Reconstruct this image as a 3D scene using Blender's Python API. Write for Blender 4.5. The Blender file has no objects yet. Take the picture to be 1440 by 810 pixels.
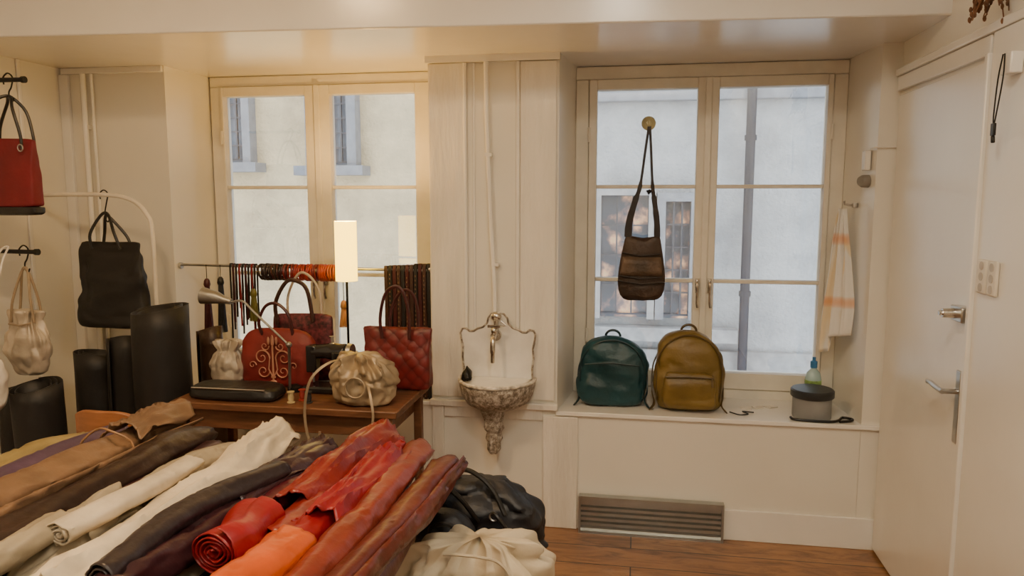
import bpy, bmesh, math, random
from mathutils import Vector, noise
random.seed(4)
C=bpy.context.scene.collection
pi=math.pi
# ------------------------------------------------------------------ materials
def nt(name):
    m=bpy.data.materials.new(name); m.use_nodes=True
    t=m.node_tree; return m,t,t.nodes['Principled BSDF']
def M(name,col,rough=.5,metal=0,var=.15,scale=6,bump=.15,bscale=60,coat=0,stretch=(1,1,1),col2=None,emis=None,est=0,spec=None,dist=.01):
    m,t,b=nt(name); N=t.nodes; L=t.links
    tc=N.new('ShaderNodeTexCoord'); mp=N.new('ShaderNodeMapping'); mp.inputs['Scale'].default_value=stretch
    L.new(tc.outputs['Object'],mp.inputs['Vector'])
    n=N.new('ShaderNodeTexNoise'); n.inputs['Scale'].default_value=scale; n.inputs['Detail'].default_value=5
    L.new(mp.outputs[0],n.inputs['Vector'])
    r=N.new('ShaderNodeValToRGB'); r.color_ramp.elements[0].position=.3; r.color_ramp.elements[1].position=.7
    c2=col2 or tuple(min(1,c*(1+var)) for c in col)
    c1=tuple(c*(1-var) for c in col)
    r.color_ramp.elements[0].color=(*c1,1); r.color_ramp.elements[1].color=(*c2,1)
    L.new(n.outputs['Fac'],r.inputs['Fac']); L.new(r.outputs['Color'],b.inputs['Base Color'])
    b.inputs['Roughness'].default_value=rough; b.inputs['Metallic'].default_value=metal
    if coat: b.inputs['Coat Weight'].default_value=coat; b.inputs['Coat Roughness'].default_value=.2
    if spec is not None: b.inputs['Specular IOR Level'].default_value=spec
    if bump:
        n2=N.new('ShaderNodeTexNoise'); n2.inputs['Scale'].default_value=bscale; n2.inputs['Detail'].default_value=4
        L.new(mp.outputs[0],n2.inputs['Vector'])
        bp=N.new('ShaderNodeBump'); bp.inputs['Strength'].default_value=bump; bp.inputs['Distance'].default_value=dist
        L.new(n2.outputs['Fac'],bp.inputs['Height']); L.new(bp.outputs[0],b.inputs['Normal'])
    if emis: b.inputs['Emission Color'].default_value=(*emis,1); b.inputs['Emission Strength'].default_value=est
    return m
def leather(name,col,rough=.42,bump=.35,var=.25):
    m=M(name,col,rough,var=var,scale=7,bump=bump,bscale=26)
    return m
paint=M('painted_cream_wall',(.82,.79,.71),.32,var=.03,scale=2,bump=.12,bscale=9,coat=.25)
paintw=M('white_gloss_paint',(.86,.84,.79),.25,var=.03,scale=3,bump=.1,bscale=7,coat=.3)
framep=M('window_frame_paint',(.80,.76,.66),.4,var=.06,scale=9,bump=.1,bscale=30)
crack=M('worn_painted_wood',(.81,.77,.69),.33,var=.09,scale=3,bump=.5,bscale=14,stretch=(4,4,.6),coat=.2)
metal=M('brushed_steel',(.55,.55,.54),.3,1,var=.1,scale=20,bump=.05)
chrome=M('old_chrome',(.6,.57,.52),.25,1,var=.3,scale=30,bump=.1)
dullst=M('dull_grey_steel',(.30,.30,.29),.4,.9,var=.1,scale=20,bump=.05)
blackm=M('black_metal',(.02,.02,.02),.35,.6,bump=.03)
zinc=M('galvanised_sheet',(.42,.44,.43),.3,1,var=.08,scale=10,bump=.03,bscale=8)
wood=M('table_wood',(.15,.062,.028),.4,var=.35,scale=7,bump=.1,stretch=(1,8,8))
wood2=M('orange_wood',(.34,.13,.045),.4,var=.2,scale=7,bump=.1,stretch=(1,8,8))
enamel=M('white_enamel',(.86,.84,.79),.22,var=.08,scale=12,bump=.08,bscale=20,coat=.4)
def rusty():
    m,t,b=nt('rusty_enamel'); N=t.nodes;L=t.links
    tc=N.new('ShaderNodeTexCoord')
    n=N.new('ShaderNodeTexNoise'); n.inputs['Scale'].default_value=45; n.inputs['Detail'].default_value=9; n.inputs['Roughness'].default_value=.8
    L.new(tc.outputs['Object'],n.inputs['Vector'])
    r=N.new('ShaderNodeValToRGB'); e=r.color_ramp.elements
    e[0].position=.36; e[0].color=(.07,.055,.04,1); e[1].position=.60; e[1].color=(.64,.60,.53,1)
    x=e.new(.48); x.color=(.28,.23,.18,1)
    L.new(n.outputs['Fac'],r.inputs['Fac']); L.new(r.outputs[0],b.inputs['Base Color'])
    bp=N.new('ShaderNodeBump'); bp.inputs['Strength'].default_value=.5; bp.inputs['Distance'].default_value=.006
    L.new(n.outputs['Fac'],bp.inputs['Height']); L.new(bp.outputs[0],b.inputs['Normal'])
    b.inputs['Roughness'].default_value=.55
    return m
rust=rusty()
def floormat():
    m,t,b=nt('floor_planks'); N=t.nodes;L=t.links
    tc=N.new('ShaderNodeTexCoord')
    br=N.new('ShaderNodeTexBrick'); br.inputs['Scale'].default_value=1; br.inputs['Brick Width'].default_value=2.3
    br.inputs['Row Height'].default_value=.17; br.inputs['Mortar Size'].default_value=.003; br.offset=.37
    br.inputs['Color1'].default_value=(.36,.17,.06,1); br.inputs['Color2'].default_value=(.27,.115,.038,1); br.inputs['Mortar'].default_value=(.03,.015,.01,1)
    L.new(tc.outputs['Object'],br.inputs['Vector'])
    mp=N.new('ShaderNodeMapping'); mp.inputs['Scale'].default_value=(1.5,6,1); L.new(tc.outputs['Object'],mp.inputs['Vector'])
    n=N.new('ShaderNodeTexNoise'); n.inputs['Scale'].default_value=2.6; n.inputs['Detail'].default_value=9; n.inputs['Distortion'].default_value=1.2; n.inputs['Roughness'].default_value=.65
    L.new(mp.outputs[0],n.inputs['Vector'])
    r=N.new('ShaderNodeValToRGB'); r.color_ramp.elements[0].position=.36; r.color_ramp.elements[0].color=(.32,.25,.19,1); r.color_ramp.elements[1].position=.58
    L.new(n.outputs['Fac'],r.inputs['Fac'])
    mx=N.new('ShaderNodeMixRGB'); mx.blend_type='MULTIPLY'; mx.inputs['Fac'].default_value=.8
    L.new(br.outputs['Color'],mx.inputs[1]); L.new(r.outputs[0],mx.inputs[2]); L.new(mx.outputs[0],b.inputs['Base Color'])
    b.inputs['Roughness'].default_value=.28; b.inputs['Coat Weight'].default_value=.3
    bp=N.new('ShaderNodeBump'); bp.inputs['Strength'].default_value=.15; bp.inputs['Distance'].default_value=.01
    L.new(n.outputs['Fac'],bp.inputs['Height']); L.new(bp.outputs[0],b.inputs['Normal'])
    return m
def glassmat(name,tint=(1,1,1),ior=1.5):
    m=bpy.data.materials.new(name); m.use_nodes=True; t=m.node_tree; t.nodes.clear(); N=t.nodes
    o=N.new('ShaderNodeOutputMaterial'); mx=N.new('ShaderNodeMixShader'); fr=N.new('ShaderNodeFresnel'); fr.inputs['IOR'].default_value=ior
    tr=N.new('ShaderNodeBsdfTransparent'); tr.inputs[0].default_value=(*tint,1)
    gl=N.new('ShaderNodeBsdfGlossy'); gl.inputs['Roughness'].default_value=.01
    mu=N.new('ShaderNodeMath'); mu.operation='MULTIPLY'; mu.inputs[1].default_value=2.6
    t.links.new(fr.outputs[0],mu.inputs[0]); t.links.new(mu.outputs[0],mx.inputs[0])
    t.links.new(tr.outputs[0],mx.inputs[1]); t.links.new(gl.outputs[0],mx.inputs[2]); t.links.new(mx.outputs[0],o.inputs[0])
    return m
glass=glassmat('window_glass')
def facademat():
    m,t,b=nt('stucco_facade'); N=t.nodes;L=t.links
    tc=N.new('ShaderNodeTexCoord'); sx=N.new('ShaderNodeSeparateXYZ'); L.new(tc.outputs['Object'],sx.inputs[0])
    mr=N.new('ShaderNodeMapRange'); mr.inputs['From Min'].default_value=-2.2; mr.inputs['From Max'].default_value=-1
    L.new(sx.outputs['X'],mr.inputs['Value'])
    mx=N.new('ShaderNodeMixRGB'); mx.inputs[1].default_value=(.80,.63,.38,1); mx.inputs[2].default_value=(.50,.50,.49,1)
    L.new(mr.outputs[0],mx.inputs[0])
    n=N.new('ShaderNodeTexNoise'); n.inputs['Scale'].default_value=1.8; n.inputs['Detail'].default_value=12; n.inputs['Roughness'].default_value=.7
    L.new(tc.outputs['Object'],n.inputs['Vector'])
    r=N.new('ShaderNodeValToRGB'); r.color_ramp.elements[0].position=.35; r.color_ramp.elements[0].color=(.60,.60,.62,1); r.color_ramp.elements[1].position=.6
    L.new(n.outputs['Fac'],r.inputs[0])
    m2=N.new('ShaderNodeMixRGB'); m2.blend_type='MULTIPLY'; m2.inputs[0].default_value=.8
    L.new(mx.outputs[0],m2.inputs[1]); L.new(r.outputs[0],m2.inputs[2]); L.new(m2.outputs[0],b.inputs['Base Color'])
    n3=N.new('ShaderNodeTexNoise'); n3.inputs['Scale'].default_value=30; n3.inputs['Detail'].default_value=6; L.new(tc.outputs['Object'],n3.inputs['Vector'])
    bp=N.new('ShaderNodeBump'); bp.inputs['Strength'].default_value=.6; bp.inputs['Distance'].default_value=.03
    L.new(n3.outputs[0],bp.inputs['Height']); L.new(bp.outputs[0],b.inputs['Normal']); b.inputs['Roughness'].default_value=.9
    return m
def glintpane():  # warm reflections in the glass painted as noisy orange emission patches
    m,t,b=nt('painted_reflection_pane'); N=t.nodes;L=t.links
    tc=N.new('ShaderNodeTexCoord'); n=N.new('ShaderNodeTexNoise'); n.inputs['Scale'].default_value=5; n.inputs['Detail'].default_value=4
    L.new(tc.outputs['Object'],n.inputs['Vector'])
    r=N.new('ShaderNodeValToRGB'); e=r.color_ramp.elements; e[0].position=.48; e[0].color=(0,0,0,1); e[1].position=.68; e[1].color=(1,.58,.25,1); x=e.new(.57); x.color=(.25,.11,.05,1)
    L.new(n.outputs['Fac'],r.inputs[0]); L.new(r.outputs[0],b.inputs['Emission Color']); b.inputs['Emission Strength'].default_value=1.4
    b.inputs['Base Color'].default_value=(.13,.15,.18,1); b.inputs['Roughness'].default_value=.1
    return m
# ------------------------------------------------------------------ mesh builder
class B:
    def __init__(s): s.bm=bmesh.new()
    def face(s,vs):
        try: s.bm.faces.new(vs)
        except ValueError: pass
    def box(s,x0,x1,y0,y1,z0,z1,rot=0,c=None):
        p=[(x0,y0,z0),(x1,y0,z0),(x1,y1,z0),(x0,y1,z0),(x0,y0,z1),(x1,y0,z1),(x1,y1,z1),(x0,y1,z1)]
        if rot:
            c=c or ((x0+x1)/2,(y0+y1)/2); cs,sn=math.cos(rot),math.sin(rot)
            p=[(c[0]+(a-c[0])*cs-(b-c[1])*sn,c[1]+(a-c[0])*sn+(b-c[1])*cs,z) for a,b,z in p]
        v=[s.bm.verts.new(q) for q in p]
        for f in ((0,3,2,1),(4,5,6,7),(0,1,5,4),(1,2,6,5),(2,3,7,6),(3,0,4,7)): s.face([v[i] for i in f])
        return s
    def prism(s,poly,z0,z1):
        return s.loft([[(x,y,z0) for x,y in poly],[(x,y,z1) for x,y in poly]])
    def plate(s,poly,y0,y1):   # polygon in xz extruded along y
        return s.loft([[(x,y0,z) for x,z in poly],[(x,y1,z) for x,z in poly]])
    def loft(s,rings,cap=True,closed=True,loop=False):
        R=[[s.bm.verts.new(p) for p in r] for r in rings]; n=len(R[0])
        m=len(R)
        for i in range(m if loop else m-1):
            a,b=R[i],R[(i+1)%m]
            for j in range(n if closed else n-1):
                k=(j+1)%n; s.face([a[j],a[k],b[k],b[j]])
        if cap and not loop and closed:
            s.face(R[0][::-1]); s.face(R[-1])
        return s
    def tube(s,pts,r,n=8,closed=False,flat=1):
        P=[Vector(p) for p in pts]; m=len(P); rings=[]; prev=None
        for i in range(m):
            if closed: T=P[(i+1)%m]-P[i-1]
            else: T=P[min(i+1,m-1)]-P[max(i-1,0)]
            if T.length<1e-9: T=Vector((0,0,1))
            T.normalize()
            if prev is None:
                U=Vector((0,0,1)).cross(T)
                if U.length<.05: U=Vector((0,1,0)).cross(T)
            else: U=prev-T*prev.dot(T)
            U.normalize(); prev=U; V=T.cross(U)
            rr=r[min(i,len(r)-1)] if isinstance(r,(list,tuple)) else r
            rings.append([tuple(P[i]+U*math.cos(2*pi*j/n)*rr+V*math.sin(2*pi*j/n)*rr*flat) for j in range(n)])
        return s.loft(rings,loop=closed)
    def ribbon(s,pts,side,w,th=.003):
        P=[Vector(p) for p in pts]; m=len(P); rings=[]
        for i in range(m):
            T=(P[min(i+1,m-1)]-P[max(i-1,0)]).normalized()
            S=Vector(side[i] if isinstance(side,list) else side); S=(S-T*S.dot(T)).normalized(); Nn=T.cross(S)
            ww=w[min(i,len(w)-1)] if isinstance(w,(list,tuple)) else w
            rings.append([tuple(P[i]+S*a*ww/2+Nn*b*th/2) for a,b in ((-1,-1),(1,-1),(1,1),(-1,1))])
        return s.loft(rings)
    def lathe(s,prof,c,n=32,sx=1,sy=1,wob=0,seed=0):
        rings=[]
        for r,z in prof:
            ring=[]
            for j in range(n):
                a=2*pi*j/n; k=1
                if wob: k=1+wob*noise.noise(Vector((math.cos(a)*2,math.sin(a)*2,z*6+seed)))
                ring.append((c[0]+r*k*sx*math.cos(a),c[1]+r*k*sy*math.sin(a),c[2]+z))
            rings.append(ring)
        return s.loft(rings)
    def ell(s,c,rx,ry,rz,n=16,m=10):
        pr=[(max(.001,math.sin(pi*i/m)),-math.cos(pi*i/m)) for i in range(m+1)]
        return s.loft([[(c[0]+rx*r*math.cos(2*pi*j/n),c[1]+ry*r*math.sin(2*pi*j/n),c[2]+rz*z) for j in range(n)] for r,z in pr])
    def pouch(s,c,w,d,h,prof,e=2.6,n=36,lv=18,amp=.006,fr=9,seed=0,yaw=0,lean=0,pleat=0,pn=16,sag=0,p0=.25,leanx=0):
        """soft bag: rings stacked upward; prof = [(t,wf,df)...]; c = centre of base"""
        rings=[]
        for i in range(lv+1):
            t=i/lv
            for k in range(len(prof)-1):
                if prof[k][0]<=t<=prof[k+1][0]+1e-9: break
            a,b=prof[k],prof[k+1]; u=(t-a[0])/max(1e-9,b[0]-a[0]); u=u*u*(3-2*u)*.5+u*.5
            wf=a[1]+(b[1]-a[1])*u; df=a[2]+(b[2]-a[2])*u
            ring=[]
            for j in range(n):
                th=2*pi*j/n; co,si=math.cos(th),math.sin(th)
                x=w/2*wf*math.copysign(abs(co)**(2/e),co); y=d/2*df*math.copysign(abs(si)**(2/e),si)
                z=h*t
                q=noise.noise(Vector((x*fr+seed*3.1,y*fr+seed,z*fr)))*amp+noise.noise(Vector((x*fr*2.7+seed,y*fr*2.7,z*fr*2.7)))*amp*.5
                rdg=abs(noise.noise(Vector((x*fr*1.6+seed*2,y*fr*1.6,z*fr*1.1+seed))))
                q-=max(0,.12-rdg)*amp*6
                if pleat:
                    pv=noise.noise(Vector((co*pn*.33+seed,si*pn*.33,t*1.6)))*1.6+.5*noise.noise(Vector((co*pn*.8,si*pn*.8+seed,t*2.2)))
                    q+=pleat*pv*max(0,t-p0)*1.6
                x+=co*q*2; y+=si*q*2+lean*t; x+=leanx*t*t
                z+=noise.noise(Vector((x*6+seed,y*6,seed)))*amp*1.2*(1 if t>.05 else 0)
                z-=sag*t*(1-(2*x/w)**2)
                X=x*math.cos(yaw)-y*math.sin(yaw); Y=x*math.sin(yaw)+y*math.cos(yaw)
                ring.append((c[0]+X,c[1]+Y,c[2]+z))
            rings.append(ring)
        return s.loft(rings)
    def out(s,name,mat,root=None,parent=None,label=None,cat=None,kind=None,group=None,bevel=0,sub=0,solid=0,loc=None,ang=38,smooth=True):
        bmesh.ops.recalc_face_normals(s.bm,faces=s.bm.faces)
        off=Vector(root.location) if root is not None else Vector(loc or (0,0,0))
        for v in s.bm.verts: v.co-=off
        me=bpy.data.meshes.new(name); s.bm.to_mesh(me); s.bm.free()
        me.materials.append(mat)
        if smooth:
            for p in me.polygons: p.use_smooth=True
            me.set_sharp_from_angle(angle=math.radians(ang))
        o=bpy.data.objects.new(name,me); C.objects.link(o)
        if root is not None: o.parent=parent or root
        else: o.location=off
        if label: o['label']=label
        if cat: o['category']=cat
        if kind: o['kind']=kind
        if group: o['group']=group
        if solid:
            q=o.modifiers.new('solid','SOLIDIFY'); q.thickness=solid; q.offset=0
        if bevel:
            q=o.modifiers.new('bevel','BEVEL'); q.width=bevel; q.segments=2; q.limit_method='ANGLE'; q.angle_limit=math.radians(40)
        if sub:
            q=o.modifiers.new('sub','SUBSURF'); q.levels=sub; q.render_levels=sub
        return o
def E(name,loc,label,cat,kind=None,group=None):
    o=bpy.data.objects.new(name,None); o.location=loc; o.empty_display_size=.05; C.objects.link(o)
    if label: o['label']=label
    if cat: o['category']=cat
    if kind: o['kind']=kind
    if group: o['group']=group
    return o
def arc(c,rx,rz,a0,a1,n=16,y=None,dy=0):
    return [(c[0]+rx*math.cos(a0+(a1-a0)*i/n),c[1]+dy*math.sin(pi*i/n),c[2]+rz*math.sin(a0+(a1-a0)*i/n)) for i in range(n+1)]
def smoothpath(pts,k=6):
    P=[Vector(p) for p in pts]; P=[P[0]*2-P[1]]+P+[P[-1]*2-P[-2]]; o=[]
    for i in range(1,len(P)-2):
        for j in range(k):
            t=j/k; a,b,c,d=P[i-1],P[i],P[i+1],P[i+2]
            o.append(tuple(.5*((2*b)+(c-a)*t+(2*a-5*b+4*c-d)*t*t+(3*b-a-3*c+d)*t**3)))
    o.append(tuple(P[-2])); return o
# ------------------------------------------------------------------ room shell
def S(b,name,mat,label,**k): return b.out(name,mat,label=label,cat=k.pop('cat','wall'),kind='structure',**k)
S(B().box(-2.95,1.2,-2.6,3.5,-.1,0),'floor',floormat(),'worn orange-brown varnished wooden floorboards',cat='floor')
S(B().box(-2.95,1.2,-2.7,3.95,2.79,2.85),'ceiling',paint,'white painted ceiling',cat='ceiling')
S(B().prism([(-2.86,2.68),(1.08,2.925),(1.08,3.96),(-2.86,3.96)],2.2,2.8),'trim_1',paintw,'glossy white boxed ceiling beam above the windows',cat='beam',bevel=.006)
S(B().box(-2.95,-2.85,-2.6,3.97,0,2.8),'wall_left',paint,'cream painted side wall')
S(B().box(1.07,1.2,-2.6,3.97,0,2.8),'wall_right',paint,'cream painted wall holding the door')
S(B().box(-2.95,1.2,-2.7,-2.6,0,2.8),'wall_front',paint,'cream painted wall opposite the windows')
b=B()
b.prism([(-2.86,3.4),(-2.285,3.4),(-2.27,3.95),(-2.86,3.95)],0,2.21)
b.prism([(-.96,3.4),(-.355,3.4),(-.31,3.76),(-.31,3.95),(-.97,3.95),(-.97,3.5)],0,2.21)
b.prism([(.99,3.4),(1.08,3.4),(1.08,3.95),(.955,3.95),(.955,3.76)],0,2.21)
b.box(-2.284,-.961,3.401,3.949,0,.57); b.box(-.354,.989,3.401,3.949,0,.55)
S(b,'wall_back',paint,'cream painted window wall with deep window recesses')
S(B().box(-.36,1.068,3.385,3.8,.5505,.572),'trim_2',paintw,'white painted deep window sill board',cat='window sill',bevel=.004)
S(B().box(-2.28,-.965,3.39,3.8,.5705,.59),'trim_3',paintw,'white painted window sill board behind the work table',cat='window sill',bevel=.004)
S(B().box(-.25,1.068,3.388,3.4,0,.145),'baseboard_back',paintw,'white painted skirting board under the sill',cat='skirting board',bevel=.003)
b=B(); b.box(-.955,-.79,3.385,3.4,.62,2.168); b.box(-.53,-.365,3.385,3.4,.62,2.168)
S(b,'trim_4',crack,'worn white painted vertical boards on the pier',cat='panelling',bevel=.004)
b=B(); b.box(-.965,-.35,3.372,3.4,.575,.605); b.box(-.958,-.9,3.386,3.4,0,.574); b.box(-.42,-.255,3.386,3.4,0,.545); b.box(-.899,-.421,3.388,3.4,0,.09); b.box(-.899,-.421,3.388,3.4,.52,.574)
S(b,'trim_5',crack,'white painted moulded lower panel frame below the basin',cat='panelling',bevel=.004)
b=B(); b.tube([(-.785,3.388,.62),(-.785,3.388,2.168)],.009,8); b.tube([(-.745,3.395,.62),(-.745,3.395,2.168)],.006,8); b.tube([(-.54,3.388,.62),(-.54,3.388,2.168)],.009,8)
b.box(-.965,-.35,3.37,3.4,2.17,2.2)
S(b,'trim_6',paintw,'thin white moulding strips on the pier',cat='moulding')
b=B(); b.box(-2.85,-2.838,3.12,3.14,0,2.2); b.box(-2.85,-2.80,3.38,3.4,0,2.168); b.box(-2.84,-2.29,3.385,3.4,2.17,2.2)
S(b,'trim_7',paintw,'white painted corner moulding strip',cat='moulding',bevel=.003)
# windows
def window(name,x0,x1,panes,z0,z1,gz0,gz1,label):
    W=E(name,((x0+x1)/2,3.8,z0),label,'window',kind='structure')
    yf=3.76
    b=B(); fo=.035
    b.box(x0-.03,x0+fo,yf,3.84,z0,z1-fo); b.box(x1-fo,x1+.03,yf,3.84,z0,z1-fo); b.box(x0-.03,x1+.03,yf,3.84,z1-fo,2.198); b.box(x0+fo,x1-fo,yf,3.86,z0-.015,z0+.045)
    b.out('window_frame',framep,root=W,bevel=.005)
    mid=(panes[0][1]+panes[1][0])/2
    for i,(a,c) in enumerate(panes):
        l=x0+fo+.002 if i==0 else mid+.002; r=mid-.002 if i==0 else x1-fo-.002
        b=B(); bt,tp=z0+.047,z1-fo-.002
        b.box(l,a,yf-.012,3.82,bt,tp); b.box(c,r,yf-.012,3.82,bt,tp); b.box(a,c,yf-.0115,3.82,bt,gz0); b.box(a,c,yf-.0115,3.82,gz1,tp)
        for zz in (1.155,1.617): b.box(a,c,yf,3.81,zz-.009,zz+.009)
        sh=b.out('casement_sash',framep,root=W,bevel=.003)
        B().box(a-.004,c+.004,3.794,3.797,gz0-.004,gz1+.004).out('glass_pane',glass,root=W,parent=sh)
        hx=(l if i==0 else r)
        for zz in (z0+.3,z1-.3): B().tube([(hx,yf-.016,zz-.035),(hx,yf-.016,zz+.035)],.007,8).out('hinge',framep,root=W,parent=sh)
        if i==1: 
            B().box(mid-.016,mid+.016,yf-.022,yf-.0125,bt,tp).out('cover_strip',framep,root=W,parent=sh,bevel=.004)
        hx=mid+(-.03 if i==0 else .03)
        b=B(); b.box(hx-.009,hx+.009,yf-.026,yf-.011,1.10,1.17); b.tube(smoothpath([(hx,yf-.03,1.155),(hx,yf-.05,1.15),(hx,yf-.055,1.13),(hx,yf-.052,1.06),(hx+.004,yf-.05,1.03)],4),[.008]*9+[.007]*8,8)
        b.out('handle',chrome,root=W,parent=sh,label='brass-toned window catch')
    return W
window('window_1',-2.235,-.995,[(-2.185,-1.725),(-1.59,-1.13)],.591,2.18,.73,2.095,'cream painted double casement window behind the belt rod')
window('window_2',-.28,.925,[(-.205,.275),(.375,.865)],.573,2.17,.70,2.085,'cream painted double casement window above the deep sill')
# door
D=E('door_1',(1.055,3.0,0),'white painted flush door with metal lever handle','door',kind='structure')
dl=B().box(1.060,1.069,2.562,3.385,.012,1.985).out('door_leaf',paintw,root=D,bevel=.003)
b=B(); b.box(1.052,1.060,2.597,2.632,.755,1.0); b.out('handle_plate',metal,root=D,parent=dl,bevel=.003)
b=B(); b.tube([(1.054,2.615,.93),(1.005,2.615,.93)],.009,10); b.tube(smoothpath([(1.005,2.607,.93),(1.003,2.65,.932),(1.005,2.71,.935),(1.01,2.75,.93)],4),[.009]*9+[.008]*4,10); b.out('lever_handle',metal,root=D,parent=dl)
b=B(); b.box(1.028,1.060,2.565,2.655,1.165,1.215); b.out('rim_lock',metal,root=D,parent=dl,bevel=.004)
b=B(); b.tube([(1.029,2.625,1.19),(.993,2.625,1.19)],[.017,.015],14); b.tube([(.993,2.625,1.19),(.983,2.625,1.19)],.008,8); b.out('lock_cylinder',chrome,root=D,parent=dl)
b=B(); b.box(1.045,1.069,2.10,2.527,0,2.06); b.box(1.034,1.069,2.528,2.553,0,2.0); b.box(1.05,1.069,2.554,3.385,2.0,2.06); b.box(1.04,1.069,2.10,3.385,2.061,2.09)
S(b,'trim_8',paintw,'white painted moulded door casing',cat='door casing',bevel=.004)
# ------------------------------------------------------------------ outside
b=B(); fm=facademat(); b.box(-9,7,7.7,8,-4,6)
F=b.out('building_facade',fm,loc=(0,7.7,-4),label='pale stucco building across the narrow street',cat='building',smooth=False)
stone=M('grey_stone',(.36,.35,.34),.8,var=.2,scale=10,bump=.3)
stoneb=M('blue_grey_stone',(.27,.275,.29),.8,var=.15,scale=10,bump=.3)
pane=M('grey_window_pane',(.22,.26,.31),.15,var=.3,scale=2,bump=0)
pane2=glintpane()
barm=M('thin_window_bar',(.08,.085,.10),.5,bump=0)
def fwin(x0,x1,z0,z1,st,pn,sw=.12,cols=2,rows=4,sill=True,bw=.012):
    b=B(); b.box(x0-sw,x0,7.55,7.7,z0-.04,z1+sw); b.box(x1,x1+sw,7.55,7.7,z0-.04,z1+sw); b.box(x0,x1,7.55,7.7,z1,z1+sw)
    if sill: b.box(x0-sw-.1,x1+sw+.1,7.46,7.7,z0-.14,z0-.041)
    w=b.out('window_surround',st,root=F)
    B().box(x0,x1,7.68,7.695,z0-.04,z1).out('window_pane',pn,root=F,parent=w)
    b=B()
    for i in range(cols+1):
        x=x0+(x1-x0)*i/cols; b.box(x-bw,x+bw,7.62,7.65,z0,z1)
    for i in range(rows+1):
        z=z0+(z1-z0)*i/rows; b.box(x0,x1,7.625,7.645,z-.008,z+.008)
    b.out('window_bars',barm,root=F,parent=w)
fwin(-4.60,-4.20,1.97,3.3,stoneb,pane,.09,4,9,True,.010)
fwin(-3.38,-3.02,1.93,3.3,stoneb,pane,.10,4,9,True,.010)
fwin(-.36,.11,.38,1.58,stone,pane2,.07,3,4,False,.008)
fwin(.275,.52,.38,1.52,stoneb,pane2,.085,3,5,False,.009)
b=B(); b.box(-1.2,1.0,7.50,7.7,.12,.26); b.out('stone_ledge',stone,root=F,bevel=.01)
b=B(); b.box(-1.9,7,7.6,7.7,2.50,2.60); b.out('string_course',stoneb,root=F,bevel=.01)
b=B(); b.box(-1.9,7,7.63,7.7,-4,.02); b.out('stone_plinth',stone,root=F,bevel=.01)
b=B()
for i in range(22):
    b.box(-4.86+(.04 if i%2 else 0),-4.70+(0 if i%2 else -.04),7.64,7.7,-1.5+i*.14,-1.37+i*.14)
b.out('corner_stones',stone,root=F,bevel=.01)
b=B(); b.tube([(1.05,7.52,-4),(1.05,7.52,6)],.045,14)
for z in (-.9,.6,2.1): b.tube([(1.05,7.52,z),(1.05,7.52,z+.05)],.057,14)
b.out('drainpipe',M('grey_drainpipe',(.04,.043,.055),.5,.3,bump=.05),loc=(1.05,7.52,-4),label='grey metal drainpipe running down the stucco building',cat='drainpipe')
b=B(); b.box(-9,7,3.96,8,-4.1,-4); b.out('ground',stone,label='grey paved street outside',cat='street',kind='structure')
# ------------------------------------------------------------------ pipes on the wall
b=B(); b.tube([(-2.71,3.375,.0),(-2.71,3.375,2.168)],.014,10); b.tube([(-2.67,3.385,.0),(-2.67,3.385,2.168)],.008,8)
for z in (.5,1.2,1.9): b.box(-2.73,-2.69,3.37,3.4,z,z+.02)
b.out('heating_pipe',paintw,loc=(-2.71,3.375,0),label='white painted vertical pipe in the wall corner',cat='pipe')
b=B(); b.tube(smoothpath([(-.683,3.374,2.168),(-.68,3.374,1.9),(-.665,3.374,1.5),(-.65,3.374,1.2),(-.645,3.374,1.04)],5),.011,10)
for z in (1.25,1.75): b.box(-.672+(1.5-z)*.06,-.642+(1.5-z)*.06,3.363,3.4,z,z+.015)
b.out('water_pipe',paintw,loc=(-.66,3.374,1.04),label='thin white painted supply pipe running down to the tap',cat='pipe')
# ------------------------------------------------------------------ basin
bx=-.63
K=E('wall_basin',(bx,3.3,.4),'antique white enamel wall basin with scalloped backplate and rust','sink')
half=[(0,1.035),(.028,1.03),(.045,1.01),(.05,.985),(.07,.965),(.095,.958),(.115,.945),(.135,.945),(.15,.958),(.168,.955),(.178,.935),(.172,.90),(.165,.87),(.168,.82),(.162,.77),(.165,.70),(.15,.675),(0,.66)]
poly=[(bx+x,z) for x,z in half]+[(bx-x,z) for x,z in half[-2:0:-1]]
bp_=B().plate(poly,3.365,3.383).out('backplate',enamel,root=K,bevel=.004)
B().tube([(x,3.364,z) for x,z in poly],.0048,8,closed=True).out('backplate_rim',rust,root=K,parent=bp_)
prof=[(1.0,.725),(1.05,.712),(1.04,.695),(.98,.655),(.86,.62),(.60,.595),(.25,.585)]
def half_ring(r,z,w=.17,d=.20,n=22):
    return [(bx+w*r*math.cos(pi+pi*j/n),3.362+d*r*math.sin(pi+pi*j/n),z) for j in range(n+1)]
bo=B().loft([half_ring(r,z) for r,z in prof],cap=True,closed=True).out('bowl',rust,root=K,ang=60)
B().loft([half_ring(1.0,.728),half_ring(.93,.728),half_ring(.88,.70),half_ring(.7,.665),half_ring(.3,.65)],cap=True,closed=True).out('bowl_lining',enamel,root=K,parent=bo,ang=60)
B().tube(half_ring(1.04,.727),.009,8).out('bowl_rim',M('rim_enamel',(.62,.57,.49),.3,var=.5,scale=50),root=K,parent=bo)
b=B(); b.lathe([(.02,0),(.032,.02),(.028,.05),(.036,.07),(.03,.1),(.044,.12),(.040,.15),(.055,.19),(.068,.225)],(bx-.01,3.31,.38),20,wob=.35); b.out('drain_bracket',rust,root=K)
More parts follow.
